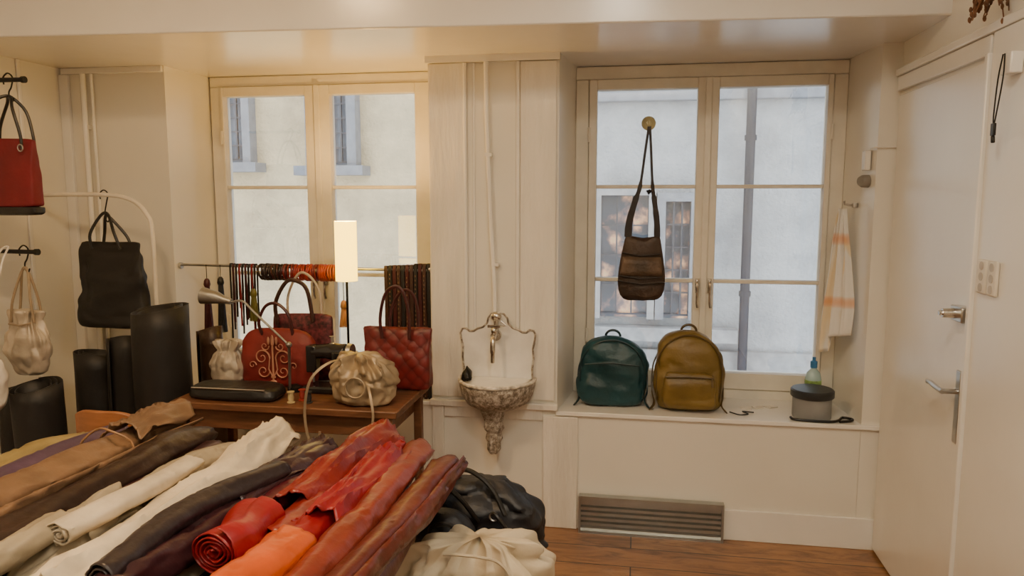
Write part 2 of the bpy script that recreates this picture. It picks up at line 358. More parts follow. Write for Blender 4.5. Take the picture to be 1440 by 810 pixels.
b=B(); b.tube(smoothpath([(bx-.005,3.36,.93),(bx-.005,3.30,.935),(bx-.005,3.27,.92),(bx-.005,3.262,.87),(bx-.005,3.262,.82)],5),[.012]*16+[.009]*5,12); b.ell((bx-.005,3.30,.96),.016,.016,.02); b.box(bx-.035,bx+.025,3.293,3.307,.975,.987)
b.tube([(bx-.005,3.34,.93),(bx-.005,3.365,.93)],.024,14); b.ell((bx-.005,3.345,1.02),.026,.02,.022); b.tube([(bx-.005,3.35,.94),(bx-.005,3.35,1.04)],.012,10)
b.tube([(bx+.02,3.34,1.0),(bx+.045,3.335,.98),(bx+.02,3.33,.975)],.005,8)
b.out('tap',chrome,root=K,bevel=.002)
b=B(); b.pouch((bx-.135,3.30,.732),.05,.07,.06,[(0,.9,1),(.5,1,1),(1,.3,.4)],seed=3); b.tube([(bx-.14,3.28,.76),(bx-.115,3.23,.745)],.008,8)
b.out('scrubbing_brush',blackm,loc=(bx-.15,3.3,.732),label='small black brush lying on the basin corner',cat='brush')
# ------------------------------------------------------------------ metal grille
pr=[(3.386,0),(3.358,0.002),(3.356,.012),(3.360,.022)]
for z in (.03,.055,.08,.105,.13): pr+=[(3.372,z),(3.372,z+.008),(3.360,z+.013),(3.360,z+.019)]
pr+=[(3.358,.165),(3.386,.176)]
b=B(); b.loft([[(x,y,z) for y,z in pr] for x in (-.235,-.02,.2,.405)]); b.box(-.245,-.235,3.348,3.387,0,.18); b.box(.405,.415,3.348,3.387,0,.18); b.box(-.234,.404,3.349,3.387,.166,.18); b.box(-.234,.404,3.349,3.387,.0,.010)
b.out('metal_grille',zinc,loc=(.085,3.37,0),label='ribbed galvanised metal panel standing against the skirting',cat='metal panel',ang=20)
# ------------------------------------------------------------------ sill things
def backpack(cx,cy,z0,w,h,mat,trim,label,seed,pocket=True,yaw=0):
    R=E('backpack',(cx,cy,z0),label,'backpack')
    pf=[(0,.80,.8),(.06,.93,1),(.3,1,1.05),(.6,.97,.95),(.8,.86,.8),(.92,.64,.62),(.98,.4,.4),(1,.15,.2)]
    body=B().pouch((cx,cy,z0),w,.17,h,pf,e=2.9,amp=.009,fr=8,seed=seed,yaw=yaw,lv=24).out('body',mat,root=R,sub=1)
    def arch(s,yo):
        pts=[]
        for i in range(25):
            a=-.25+(pi+.5)*i/24
            pts.append((cx+w/2*s*.93*math.cos(a)*(1 if math.sin(a)>0 else .98),cy+yo,z0+h*(.50+ .47*s*math.sin(a)) if math.sin(a)>0 else z0+h*(.5+1.5*math.sin(a))))
        return pts
    B().tube(arch(.98,-.055),.004,6).out('piping',trim,root=R)
    if pocket:
        pk=B().pouch((cx,cy-.085,z0+.02),w*.72,.07,h*.46,[(0,.85,.6),(.15,1,1),(.7,1,1),(.95,.9,.6),(1,.8,.3)],e=4,amp=.004,seed=seed+2).out('front_pocket',mat,root=R,sub=1)
        B().tube([(cx-w*.33,cy-.112,z0+h*.46),(cx,cy-.122,z0+h*.475),(cx+w*.33,cy-.112,z0+h*.46)],.004,6).out('zip',trim,root=R,parent=pk)
        B().ribbon([(cx+w*.3,cy-.124,z0+h*.46),(cx+w*.31,cy-.13,z0+h*.36)],(1,0,0),.01,.004).out('zip_pull',trim,root=R,parent=pk)
    else:
        B().tube([(cx-w*.38,cy-.087,z0+h*.62),(cx,cy-.096,z0+h*.66),(cx+w*.38,cy-.087,z0+h*.62)],.003,6).out('seam',trim,root=R)
    for s in (-1,1):
        B().ribbon(smoothpath([(cx+s*w*.40,cy+.06,z0+h*.7),(cx+s*w*.49,cy+.06,z0+h*.5),(cx+s*w*.50,cy+.03,z0+h*.2),(cx+s*w*.47,cy-.03,z0+.03),(cx+s*w*.52,cy-.07,z0+.006)],5),(0,1,0),.028,.006).out('shoulder_strap',trim,root=R)
    B().tube(arc((cx,cy+.03,z0+h-.01),.035,.03,0,pi,10),.006,8).out('grab_handle',trim,root=R)
teal=leather('teal_leather',(.008,.050,.064),.42); tealt=leather('dark_teal_trim',(.006,.03,.04))
olive=leather('ochre_leather',(.18,.118,.025),.42); olivet=leather('dark_olive_trim',(.10,.065,.02))
backpack(-.105,3.56,.573,.335,.335,teal,tealt,'dark teal leather backpack standing on the window sill',1,False)
backpack(.250,3.54,.573,.33,.375,olive,olivet,'ochre leather backpack with front pocket on the window sill',5,True)
T=E('round_tin',(.80,3.49,.573),'round grey box with black lid on the window sill','box')
B().lathe([(.082,0),(.084,.005),(.084,.105)],(.80,3.49,.573),36).out('tin_body',M('grey_box',(.28,.29,.29),.5,bump=.03),root=T)
B().lathe([(.091,0),(.094,.004),(.094,.03),(.088,.036),(.02,.037)],(.80,3.49,.668),36).out('lid',M('black_lid',(.03,.035,.04),.4,bump=.03),root=T)
b=B(); b.tube(smoothpath([(.70,3.44,.58),(.71,3.41,.58),(.78,3.395,.58),(.86,3.395,.58),(.90,3.42,.58),(.93,3.47,.58),(.965,3.45,.58),(.95,3.42,.58),(.90,3.40,.58)],5),.006,6)
b.out('cord',blackm,loc=(.8,3.4,.573),label='black cord curled around the round box on the sill',cat='cord')
Bt=E('spray_bottle',(.835,3.64,.573),'clear plastic bottle with green label and blue cap','bottle')
bb=B().lathe([(.032,0),(.036,.01),(.036,.14),(.030,.17),(.013,.19),(.013,.20)],(.835,3.64,.573),24).out('bottle_body',M('pale_blue_plastic',(.42,.60,.62),.15,bump=0),root=Bt)
B().lathe([(.0375,0),(.0375,.055)],(.835,3.64,.655),24).out('bottle_label',M('green_label',(.25,.42,.12),.5,var=.4,scale=40,bump=0),root=Bt,parent=bb)
B().lathe([(.016,0),(.016,.03),(.008,.034),(.008,.05)],(.835,3.64,.768),16).out('bottle_cap',M('blue_cap',(.05,.22,.5),.4,bump=0),root=Bt)
papm=M('paper',(.8,.76,.68),.7,bump=0)
for i in range(3): B().box(.50+i*.06,.55+i*.06,3.56+i*.02,3.60+i*.02,.573,.576,rot=.3*i).out('paper_scrap',papm,loc=(.52+i*.06,3.58,.573),label='small pale paper scrap on the window sill',cat='paper',group='paper scraps on the sill')
b=B(); b.tube(smoothpath([(.44,3.49,.577),(.48,3.45,.577),(.52,3.47,.577),(.50,3.51,.577),(.55,3.5,.577)],4),.003,6); b.out('string_end',blackm,loc=(.48,3.48,.573),label='short black string lying on the sill',cat='string')
# towel
def towelmat():
    m,t,b=nt('striped_towel'); N=t.nodes;L=t.links
    tc=N.new('ShaderNodeTexCoord'); w=N.new('ShaderNodeTexWave'); w.bands_direction='Z'; w.inputs['Scale'].default_value=1.1; w.inputs['Distortion'].default_value=.8
    w2=N.new('ShaderNodeTexWave'); w2.bands_direction='Y'; w2.inputs['Scale'].default_value=5; w2.inputs['Distortion'].default_value=1
    L.new(tc.outputs['Object'],w.inputs[0]); L.new(tc.outputs['Object'],w2.inputs[0])
    r=N.new('ShaderNodeValToRGB'); e=r.color_ramp.elements; e[0].position=.90; e[0].color=(.86,.85,.81,1); e[1].position=1; e[1].color=(.80,.52,.36,1)
    r2=N.new('ShaderNodeValToRGB'); e=r2.color_ramp.elements; e[0].position=.88; e[0].color=(1,1,1,1); e[1].position=1; e[1].color=(1,.86,.62,1)
    L.new(w.outputs['Fac'],r.inputs[0]); L.new(w2.outputs['Fac'],r2.inputs[0])
    mx=N.new('ShaderNodeMixRGB'); mx.blend_type='MULTIPLY'; mx.inputs[0].default_value=1; L.new(r.outputs[0],mx.inputs[1]); L.new(r2.outputs[0],mx.inputs[2])
    L.new(mx.outputs[0],b.inputs['Base Color']); b.inputs['Roughness'].default_value=.9; return m
TW=E('tea_towel',(.95,3.56,1.53),'white tea towel with faint orange bands hanging from a hook','towel')
R=[]
for i in range(36):
    t=i/35; z=1.515-.58*t; wd=.014+.074*min(1,t*1.25)**.9; ring=[]
    for j in range(60):
        u=j/59*2-1
        x=.910-.018*t+u*wd*.55; y=3.575-.02*t-u*wd*.95
        f=math.sin(u*10+2*t+noise.noise(Vector((t*2,0,1)))*2)*(.006+.010*t)+.005*math.sin(u*23+t*3)+.008*noise.noise(Vector((u*2.5,t*3,4)))
        ring.append((x-f*.9,y-f*.6,z-(.07 if u<-.1 else 0)*t*min(1,(-u-.1)*4 if u<-.1 else 0)+.02*u*t))
    R.append(ring)
b=B(); b.loft(R,cap=False,closed=False); b.out('cloth',towelmat(),root=TW,solid=.003,ang=80)
b=B(); b.tube([(.972,3.575,1.53),(.94,3.575,1.53),(.918,3.575,1.535),(.914,3.575,1.55)],.005,8); b.lathe([(.013,0),(.013,.02)],(.960,3.575,1.52),10)
b.out('hook',metal,root=TW)
Sw=E('wall_switch',(.97,3.47,1.68),'small white wall switch box with cable','switch')
B().box(.955,.980,3.44,3.49,1.68,1.765).out('switch_box',paintw,root=Sw,bevel=.005)
b=B(); b.tube([(.980,3.47,1.635),(.955,3.465,1.635),(.945,3.46,1.635)],[.028,.027,.02],18); b.out('rotary_knob',M('grey_knob',(.25,.23,.2),.4,bump=.02),root=Sw)
b=B(); b.tube(smoothpath([(.972,3.43,1.77),(.982,3.39,1.775),(1.03,3.39,1.775),(1.06,3.39,1.775)],4),.004,6); b.out('cable',paintw,root=Sw)
# ------------------------------------------------------------------ hobo bag in window
hb=leather('dark_brown_suede',(.050,.030,.021),.5,.7,.55); hbk=leather('black_brown_strap',(.02,.014,.012),.5)
hbp=leather('worn_brown_panel',(.13,.085,.055),.5,.8,.6)
HB=E('shoulder_bag',(.03,3.68,1.05),'dark brown slouchy leather shoulder bag hanging in the window','bag')
y=3.66
pr=[(0,-.055,.085),(.02,-.085,.125),(.08,-.097,.137),(.16,-.09,.132),(.24,-.075,.118),(.30,-.062,.108),(.325,-.058,.106)]
rings=[]
for t,a,c in pr:
    n=30; ring=[]
    for j in range(n):
        th=2*pi*j/n; x=(a+c)/2+(c-a)/2*math.cos(th); k=.035*(1-.5*t/.33)*(.35 if t==0 else 1)
        ring.append((x+.004,y+k*math.sin(th)+.006*noise.noise(Vector((x*30,t*20,th))),1.065+t+.004*math.sin(j)-.035*(t/.325)**4*(1-((x-.024)/.085)**2)))
    rings.append(ring)
hbody=B().loft(rings).out('bag_body',hb,root=HB,sub=1)
R=[]
for t,a,c in ((.125,-.092,.132),(.15,-.088,.130),(.18,-.084,.126),(.215,-.078,.119)):
    ring=[]
    for j in range(15):
        th=pi+.35+(pi-.7)*j/14; x=(a+c)/2+(c-a)/2*math.cos(th)*.97; k=.035*(1-.5*t/.33)
        ring.append((x+.004,y-.004+k*math.sin(th)*1.0-.002,1.065+t))
    R.append(ring)
B().loft(R,cap=False,closed=False).out('front_panel',hbp,root=HB,parent=hbody,solid=.004)
for pts in ([(-.088,y-.034,1.165),(.02,y-.04,1.15),(.132,y-.034,1.16)],[(-.085,y-.033,1.19),(.02,y-.037,1.175),(.128,y-.033,1.185)],[(-.072,y-.026,1.30),(.02,y-.03,1.285),(.112,y-.026,1.295)]):
    B().tube(pts,.004,6).out('seam',hbk,root=HB,parent=hbody)
b=B()
b.ribbon(smoothpath([(-.043,y,1.375),(-.038,y,1.45),(-.012,y,1.55),(.01,y,1.62),(.03,y,1.78),(.045,y+.02,1.9)],5),(1,0,0),[.036]*4+[.032]*4+[.028]*4+[.02]*4+[.012]*15,.006)
b.ribbon(smoothpath([(.095,y,1.375),(.092,y,1.45),(.078,y,1.55),(.068,y,1.62),(.058,y,1.78),(.05,y+.02,1.9)],5),(1,0,0),[.03]*4+[.028]*4+[.024]*4+[.018]*4+[.012]*15,.006)
b.out('shoulder_strap',hbk,root=HB)
b=B(); b.tube([(.046,y-.006,1.60),(.05,y-.006,1.585),(.06,y-.006,1.60)],.010,8); b.out('strap_buckle',blackm,root=HB)
b=B(); b.lathe([(.035,0),(.03,.006),(.012,.01),(.01,.02)],(0,0,0),20)
for v in b.bm.verts: v.co=Vector((.045+v.co.x,3.793-v.co.z,1.925+v.co.y))
b.tube([(.045,3.775,1.925),(.045,3.70,1.92),(.045,3.685,1.91),(.045,3.675,1.93)],.004,8)
b.out('suction_hook',M('yellowed_plastic',(.6,.55,.3),.3,bump=0),loc=(.045,3.79,1.925),label='yellowed suction hook stuck on the window pane',cat='hook')
# ------------------------------------------------------------------ door side: sockets, key, twigs
SK=E('wall_socket',(1.04,2.45,1.27),'cream double power socket on the door casing','socket')
skm=M('cream_plastic',(.76,.71,.61),.35,bump=0); skg=M('socket_grey',(.50,.45,.38),.4,bump=0)
for k,yy in enumerate((2.395,2.462)):
    pl=B().box(1.033,1.0445,yy-.029,yy+.029,1.275,1.38).out('socket_plate',skm,root=SK,bevel=.006)
    for zz in (1.295,1.328,1.361):
        B().tube([(1.0335,yy,zz),(1.0315,yy,zz)],.013,14).out('socket_insert',skg,root=SK,parent=pl)
KY=E('key_pendant',(1.03,2.36,2.0),'black cord with key fob hanging on a white bracket','key')
B().box(1.01,1.044,2.325,2.385,1.91,1.97).out('bracket',paintw,root=KY,bevel=.004)
b=B(); b.tube(smoothpath([(1.0,2.34,1.965),(1.0,2.34,1.9),(1.0,2.365,1.80),(1.0,2.375,1.775),(1.0,2.38,1.80),(1.0,2.37,1.90),(1.0,2.35,1.965)],4),.0022,6); b.out('cord',blackm,root=KY)
b=B(); b.box(.996,1.004,2.365,2.387,1.742,1.778); b.tube([(1.0,2.375,1.742),(1.0,2.372,1.722)],.006,8); b.out('key_fob',blackm,root=KY,bevel=.003)
b=B(); random.seed(9)
for i in range(38):
    a=(1.03+random.uniform(-.02,.02),2.49+random.uniform(-.02,.02),2.31)
    e_=(a[0]+random.uniform(-.08,.02),a[1]+random.uniform(-.05,.05),2.31-random.uniform(.12,.24))
    mid=tuple((a[k]+e_[k])/2+random.uniform(-.012,.012) for k in range(3))
    b.tube(smoothpath([a,mid,e_],3),.002,5)
    for k in range(6): 
        u=random.random(); p=tuple(mid[q]+(e_[q]-mid[q])*u for q in range(3)); b.ell((p[0]+random.uniform(-.006,.006),p[1],p[2]),.005,.004,.009,6,4)
b.tube([(1.03,2.49,2.31),(1.04,2.49,2.38),(1.068,2.49,2.38)],.004,6)
b.out('dried_plant_bunch',M('dried_stems',(.16,.07,.03),.8,var=.5,scale=30),loc=(1.03,2.49,2.36),label='bunch of brown dried twigs hanging from the wall',cat='dried plant')
# ------------------------------------------------------------------ belt rod and its hangings
RY=3.44; RZ=1.222
RD=E('hanging_rod',(-1.63,RY,RZ),'thin metal rod spanning the window recess','rod')
B().tube([(-2.28,RY,RZ+.005),(-.965,RY,RZ-.005)],.007,10).out('rod',metal,root=RD)
for x in (-2.275,-.97): B().tube([(x-.006,RY,RZ),(x+.006,RY,RZ)],.016,12).out('end_bracket',metal,root=RD)
def torus(r,rr,n=20,m=8,seed=0):
    b=B(); pts=[]
    for i in range(n):
        a=2*pi*i/n; pts.append((0.003*math.sin(2*a+seed),r*math.cos(a)*.9,r*math.sin(a)))
    b.tube(pts,rr,m,closed=True); return b
cols=[(.02,.010,.010),(.02,.010,.010),(.05,.012,.012),(.14,.012,.012),(.24,.018,.012),(.28,.025,.015),(.13,.012,.012),(.32,.045,.015),(.36,.08,.02),(.32,.12,.03)]
brm=[leather('bracelet_leather',c,.4) for c in cols]
nb=38
for i in range(nb):
    x=-1.835+.43*i/(nb-1); k=max(0,min(9,int(i/nb*10+random.uniform(-.6,.6))))
    o=torus(.036+.003*random.random(),.0055,seed=i).out('braided_bracelet',brm[k],label='braided leather bracelet threaded on the rod',cat='bracelet',group='bracelets on the rod')
    o.location=(x,RY,RZ-.024); o.rotation_euler=(0,random.uniform(-.12,.12),random.uniform(-.12,.12))
studm=M('stud_bronze',(.20,.12,.07),.35,.4,bump=0)
def hangstrap(x,z1,w,mat,label,holes=False,yy=RY,dx=0):
    H=E('hanging_belt',(x,yy,RZ),label,'belt',group='belts hanging on the rod')
    z0=RZ+.009
    pts=smoothpath([(x+dx,yy-.014,z1),(x+dx*.4+.003,yy-.016,(z1+z0)/2),(x,yy-.012,z0-.015),(x,yy,z0+.004),(x,yy+.012,z0-.015),(x-.003,yy+.015,(z1+z0)/2),(x,yy+.013,z1+.04)],4)
    o=B().ribbon(pts,(1,0,0),w,.004).out('belt_strap',mat,root=H)
    if holes:
        z=z1+.02; b=B()
        while z<z0-.03:
            b.ell((x,yy-.018,z),w*.2,.002,.0055,8,4); z+=.021
        q=b.out('studs',studm,root=H,parent=o); q['kind']='stuff'
blk=leather('black_leather',(.012,.011,.011),.42); brn=leather('brown_leather',(.045,.018,.012),.45); red=leather('red_leather',(.24,.013,.018),.4); mar=leather('maroon_leather',(.055,.010,.011),.4); tan=leather('tan_leather',(.30,.16,.07),.45)
for k in range(9):
    m,cn=((blk,'black'),(mar,'maroon'),(blk,'black'),(red,'red'))[k%4]
    hangstrap(-2.0+k*.0165,.86+.11*abs(math.sin(k*2.3)),.008,m,'thin %s leather belt hanging from the rod'%cn,dx=.008*math.sin(k*3))
for i in range(11):
    x=-1.19+i*.0212; m,cn=((brn,'brown'),(blk,'black'),(mar,'maroon'))[i%3]
    z=(.90,.84,.80,.78,.76,.72,.70,.52,.48,.50,.46)[i]
    hangstrap(x,z,.0165,m,('studded ' if i%2 else 'braided ')+cn+' leather belt hanging from the rod',holes=bool(i%2))
def tassel(x,z0,z1,mat,label,y=RY):
    H=E('tassel',(x,y,z0),label,'tassel',group='tassels on the rod')
    B().tube([(x,y-.012,RZ+.008),(x,y-.012,z0)],.002,6).out('cord',blackm,root=H)
    B().lathe([(.007,0),(.014,-.01),(.017,-.03),(.014,-.04)],(x,y-.012,z0+.01),12).out('cap',mat,root=H)
    b=B()
    for i in range(18):
        a=2*pi*i/18; r=.013; b.tube([(x+r*math.cos(a)*.7,y-.012+r*math.sin(a)*.7,z0-.025),(x+r*1.6*math.cos(a),y-.012+r*1.6*math.sin(a),z1)],.0032,5)
    b.out('fringe',mat,root=H)
tassel(-2.13,1.15,.89,mar,'dark red leather tassel on a cord'); tassel(-2.055,1.16,.89,blk,'black leather tassel on a cord'); 
olv=leather('olive_leather',(.12,.11,.02)); tassel(-1.855,1.11,.96,olv,'olive leather tassel on a cord',RY-.045)
tassel(-1.395,1.06,.94,tan,'small tan leather tassel on a cord',RY-.03)
# ------------------------------------------------------------------ floor lamp
LX,LY=-1.345,3.32
LP=E('floor_lamp',(LX,LY,0),'lit cylindrical paper-shade lamp on a thin black pole','lamp')
B().lathe([(.09,0),(.09,.012),(.02,.02)],(LX,LY,0),28).out('base',blackm,root=LP)
B().tube([(LX,LY,.015),(LX,LY,1.2)],.006,10).out('pole',blackm,root=LP)
sm=M('glowing_paper_shade',(.9,.7,.3),.8,var=.02,bump=.05,emis=(1,.60,.04),est=6)
b=B(); b.loft([[(LX+.050*math.cos(2*pi*j/32),LY+.050*math.sin(2*pi*j/32),z) for j in range(32)] for z in (1.175,1.27,1.36,1.455)],cap=False); b.out('lamp_shade',sm,root=LP,solid=.002)
B().ell((LX,LY,1.27),.022,.022,.035).out('bulb',M('bulb',(1,.9,.7),.5,bump=0,emis=(1,.75,.4),est=12),root=LP)
l=bpy.data.lights.new('lamp_bulb_light','POINT'); l.energy=26; l.color=(1,.55,.14); l.shadow_soft_size=.015
lo=bpy.data.objects.new('lamp_bulb_light',l); C.objects.link(lo); lo.parent=LP; lo.location=(0,0,1.43)
# ------------------------------------------------------------------ work table
TB=E('work_table',(-1.38,2.91,0),'brown wooden sewing table in front of the window','table')
B().box(-1.86,-.90,2.68,3.14,.715,.745).out('table_top',wood,root=TB,bevel=.005)
b=B(); b.box(-1.80,-.95,2.72,2.74,.63,.714); b.box(-1.80,-.95,3.08,3.10,.63,.714); b.box(-1.80,-1.78,2.741,3.079,.63,.714); b.box(-.97,-.95,2.741,3.079,.63,.714); b.out('apron',wood,root=TB,bevel=.003)
for x in (-1.85,-.955):
    for yy in (2.69,3.08): B().box(x,x+.035,yy,yy+.035,0,.714).out('leg',wood,root=TB,bevel=.004)
def handle(R,pts,r,mat,name='handle',flat=1): return B().tube(smoothpath(pts,6),r,8,flat=flat).out(name,mat,root=R)
damred=leather('red_suede',(.18,.014,.012),.55,.3)
R=E('handbag',(-1.535,3.0,.746),'red leather handbag with pale damask ornament on the table','bag')
bd=B().pouch((-1.535,3.0,.746),.35,.11,.255,[(0,.86,.8),(.08,.97,1),(.5,1,1),(.75,.97,.8),(.9,.85,.5),(.97,.68,.35),(1,.5,.2)],e=3.2,seed=2,amp=.003).out('bag_body',damred,root=R,sub=1)
b=B(); orn=M('ornament_pale',(.50,.24,.15),.6,bump=0); cx=-1.535; yy=2.938
def spiral(sx,ox,oz,r,tn,a0,dirn,w):
    pts=[]
    for i in range(26):
        t=i/25; a=a0+dirn*tn*2*pi*t; q=r*(1-t*.85); pts.append((cx+sx*(ox+q*math.cos(a)),yy,.746+oz+q*math.sin(a)))
    b.tube(pts,[w*(1-.02*i) for i in range(26)],6,flat=.6)
for s in (-1,1):
    spiral(s,.045,.075,.030,1.3,pi,1,.0048); spiral(s,.050,.135,.036,1.4,pi,-1,.0052); spiral(s,.035,.185,.020,1.2,pi,1,.004)
    spiral(s,.095,.10,.018,1.1,pi,-1,.0035)
    b.tube([(cx+s*.004,yy,.80),(cx+s*.02,yy,.83),(cx+s*.014,yy,.88)],.0045,6,flat=.6)
    b.ell((cx+s*.018,yy,.955),.006,.003,.018,8,6)
b.ell((cx,yy,.955),.008,.003,.026,8,6); b.tube([(cx,yy,.775),(cx,yy,.93)],.0045,6)
for dz in (.03,.05): b.ell((cx,yy,.746+dz),.022-dz*.2,.003,.007,8,6)
q=b.out('ornament',orn,root=R,parent=bd); q['kind']='stuff'
handle(R,[(-1.60,2.98,.97),(-1.61,2.97,1.03),(-1.575,2.97,1.10),(-1.52,2.97,1.11),(-1.47,2.97,1.06),(-1.46,2.98,.97)],.007,mar)
R=E('handbag',(-1.49,3.11,.746),'maroon patterned handbag with two looped handles','bag')
B().pouch((-1.47,3.105,.746),.30,.07,.305,[(0,.9,.8),(.1,1,1),(.8,.95,.8),(1,.9,.3)],e=3.5,seed=6,amp=.004).out('bag_body',M('maroon_pattern',(.09,.013,.018),.5,var=.9,scale=60),root=R,sub=1)
handle(R,[(-1.58,3.08,1.0),(-1.58,3.07,1.10),(-1.53,3.07,1.19),(-1.48,3.07,1.20),(-1.43,3.07,1.16),(-1.41,3.08,1.02)],.009,brn)
handle(R,[(-1.55,3.13,1.0),(-1.55,3.13,1.12),(-1.50,3.13,1.22),(-1.45,3.13,1.22),(-1.40,3.13,1.15),(-1.39,3.13,1.02)],.006,M('pale_handle',(.5,.42,.32),.5))
def wovenmat():
    m,t,b=nt('red_embossed_leather'); N=t.nodes;L=t.links
    tc=N.new('ShaderNodeTexCoord'); mp=N.new('ShaderNodeMapping'); mp.inputs['Rotation'].default_value=(0,math.radians(45),0); L.new(tc.outputs['Object'],mp.inputs[0])
    v=N.new('ShaderNodeTexVoronoi'); v.inputs['Scale'].default_value=24; v.inputs['Randomness'].default_value=.3; L.new(mp.outputs[0],v.inputs['Vector'])
    r=N.new('ShaderNodeValToRGB'); e=r.color_ramp.elements; e[0].position=.35; e[0].color=(.16,.012,.012,1); e[1].position=.85; e[1].color=(.06,.006,.006,1)
    L.new(v.outputs['Distance'],r.inputs[0]); L.new(r.outputs[0],b.inputs['Base Color'])
    bp=N.new('ShaderNodeBump'); bp.inputs['Strength'].default_value=.6; bp.inputs['Distance'].default_value=.01; bp.invert=True
    L.new(v.outputs['Distance'],bp.inputs['Height']); L.new(bp.outputs[0],b.inputs['Normal']); b.inputs['Roughness'].default_value=.42; return m
R=E('tote_bag',(-.985,3.03,.746),'red scalloped leather tote with tall handles on the table','bag')
B().pouch((-1.005,3.03,.746),.305,.10,.275,[(0,.92,.8),(.06,.98,1),(.5,.98,.9),(.85,1.0,.5),(1,1.03,.22)],e=5.5,seed=9,amp=.004,sag=.02).out('bag_body',wovenmat(),root=R,sub=1)
handle(R,[(-1.06,2.99,.97),(-1.065,2.985,1.06),(-1.04,2.98,1.16),(-.995,2.98,1.195),(-.96,2.98,1.17),(-.94,2.985,1.08),(-.94,2.99,.97)],.007,mar)
handle(R,[(-1.05,3.06,.97),(-1.045,3.07,1.08),(-1.01,3.07,1.15),(-.975,3.07,1.17),(-.94,3.07,1.14),(-.925,3.07,1.06),(-.93,3.06,.97)],.007,mar)
gold=M('gold_leather',(.34,.26,.165),.42,.3,var=.35,scale=14,bump=.5,bscale=22); goldd=M('pale_gold_strap',(.34,.26,.17),.4,.2,var=.2)
silver=M('champagne_leather',(.46,.40,.32),.45,.2,var=.25,scale=12,bump=.4,bscale=25)
R=E('drawstring_bag',(-1.77,2.97,.746),'small champagne drawstring pouch on the table','bag')
B().pouch((-1.77,2.98,.746),.155,.12,.20,[(0,.8,.75),(.15,1,1),(.45,1.0,1.0),(.68,.75,.75),(.76,.5,.5),(.88,.75,.6),(1,.85,.5)],e=2,seed=3,amp=.005,fr=12,pleat=.012,pn=13,n=60,lv=22).out('bag_body',silver,root=R,sub=1)
B().tube(arc((-1.77,2.98,.90),.042,.0,0,2*pi,16),.004,6).out('drawstring',goldd,root=R)
R=E('drawstring_bag',(-1.07,2.78,.746),'crumpled gold leather drawstring bag with long strap','bag')
B().pouch((-1.07,2.79,.746),.255,.17,.20,[(0,.85,.8),(.15,1,1),(.45,1.08,1.08),(.72,.92,.9),(.86,.66,.6),(.94,.66,.6),(1,.45,.4)],e=2.2,seed=12,amp=.010,fr=11,pleat=.018,pn=12,n=72,lv=30,leanx=-.02).out('bag_body',gold,root=R,sub=1)
B().ribbon(smoothpath([(-1.10,2.78,.90),(-1.16,2.72,.93),(-1.235,2.665,.87),(-1.265,2.66,.74),(-1.25,2.66,.62),(-1.22,2.66,.60),(-1.205,2.66,.66)],6),(1,.3,0),.010,.003).out('shoulder_strap',goldd,root=R)
B().ribbon(smoothpath([(-1.03,2.72,.85),(-1.0,2.675,.80),(-.985,2.655,.72),(-1.01,2.655,.60),(-.96,2.655,.60)],6),(1,.2,0),.009,.003).out('shoulder_strap',goldd,root=R)
B().tube(arc((-1.07,2.695,.83),.04,.04,0,2*pi,20),.004,6).out('drawstring',goldd,root=R)
R=E('clutch_bag',(-1.62,2.78,.746),'flat black leather clutch lying on the table','bag')
B().pouch((-1.62,2.79,.746),.40,.17,.055,[(0,.93,.9),(.3,1,1),(.8,.97,.95),(1,.85,.8)],e=4,lv=8,seed=4,amp=.004).out('bag_body',blk,root=R,sub=1)
B().tube([(-1.78,2.715,.797),(-1.62,2.705,.80),(-1.46,2.715,.797)],.003,6).out('zip',metal,root=R)
sb=M('black_machine_enamel',(.012,.012,.014),.2,bump=0,coat=.5)
R=E('sewing_machine',(-1.28,2.93,.746),'black enamelled sewing machine on the table','sewing machine')
B().box(-1.385,-1.18,2.88,2.99,.746,.775).out('machine_bed',sb,root=R,bevel=.008)
b=B(); b.pouch((-1.225,2.93,.773),.075,.08,.15,[(0,1.1,1.1),(.3,.85,.85),(1,.9,.9)],e=4,amp=0); b.tube(smoothpath([(-1.20,2.93,.915),(-1.27,2.93,.92),(-1.35,2.93,.915)],4),[.036]+[.032]*4+[.027]*4,12,flat=1.15); b.box(-1.37,-1.325,2.905,2.955,.83,.945); b.out('machine_arm',sb,root=R,bevel=.006)
B().tube([(-1.188,2.93,.915),(-1.17,2.93,.915)],[.042,.04],20).out('hand_wheel',dullst,root=R)
B().tube([(-1.347,2.93,.835),(-1.347,2.93,.785)],.005,8).out('needle_bar',metal,root=R)
B().lathe([(.012,0),(.012,.002),(.005,.004),(.005,.03),(.012,.032)],(-1.26,2.93,.953),12).out('spool',metal,root=R)
for i,(x,yy,cc) in enumerate(((-1.33,2.78,(.3,.03,.02)),(-1.29,2.75,(.02,.02,.02)),(-1.36,2.74,(.5,.4,.2)))):
    o=B().lathe([(.016,0),(.016,.004),(.010,.006),(.013,.02),(.010,.04),(.015,.042),(.015,.046)],(x,yy,.746),14).out('thread_spool',M('thread',cc,.6,bump=.3,bscale=200),loc=(x,yy,.746),label='small spool of sewing thread on the table',cat='thread spool',group='thread spools on the table')
R=E('desk_lamp',(-1.45,2.86,.746),'grey steel jointed desk lamp on the sewing table','lamp')
b=B(); b.tube([(-1.67,2.86,1.132),(-1.70,2.86,1.138),(-1.735,2.86,1.148),(-1.775,2.86,1.152),(-1.80,2.86,1.155)],[.012,.016,.026,.032,.036],20); b.out('lamp_shade',dullst,root=R)
B().tube(smoothpath([(-1.67,2.86,1.13),(-1.62,2.86,1.135),(-1.57,2.86,1.09),(-1.48,2.86,1.01),(-1.42,2.86,.955)],5),.005,8).out('arm',dullst,root=R)
B().tube([(-1.42,2.86,.955),(-1.43,2.88,.86),(-1.435,2.885,.76)],.006,8).out('arm',dullst,root=R)
B().ell((-1.42,2.86,.957),.013,.013,.013).out('joint',dullst,root=R)
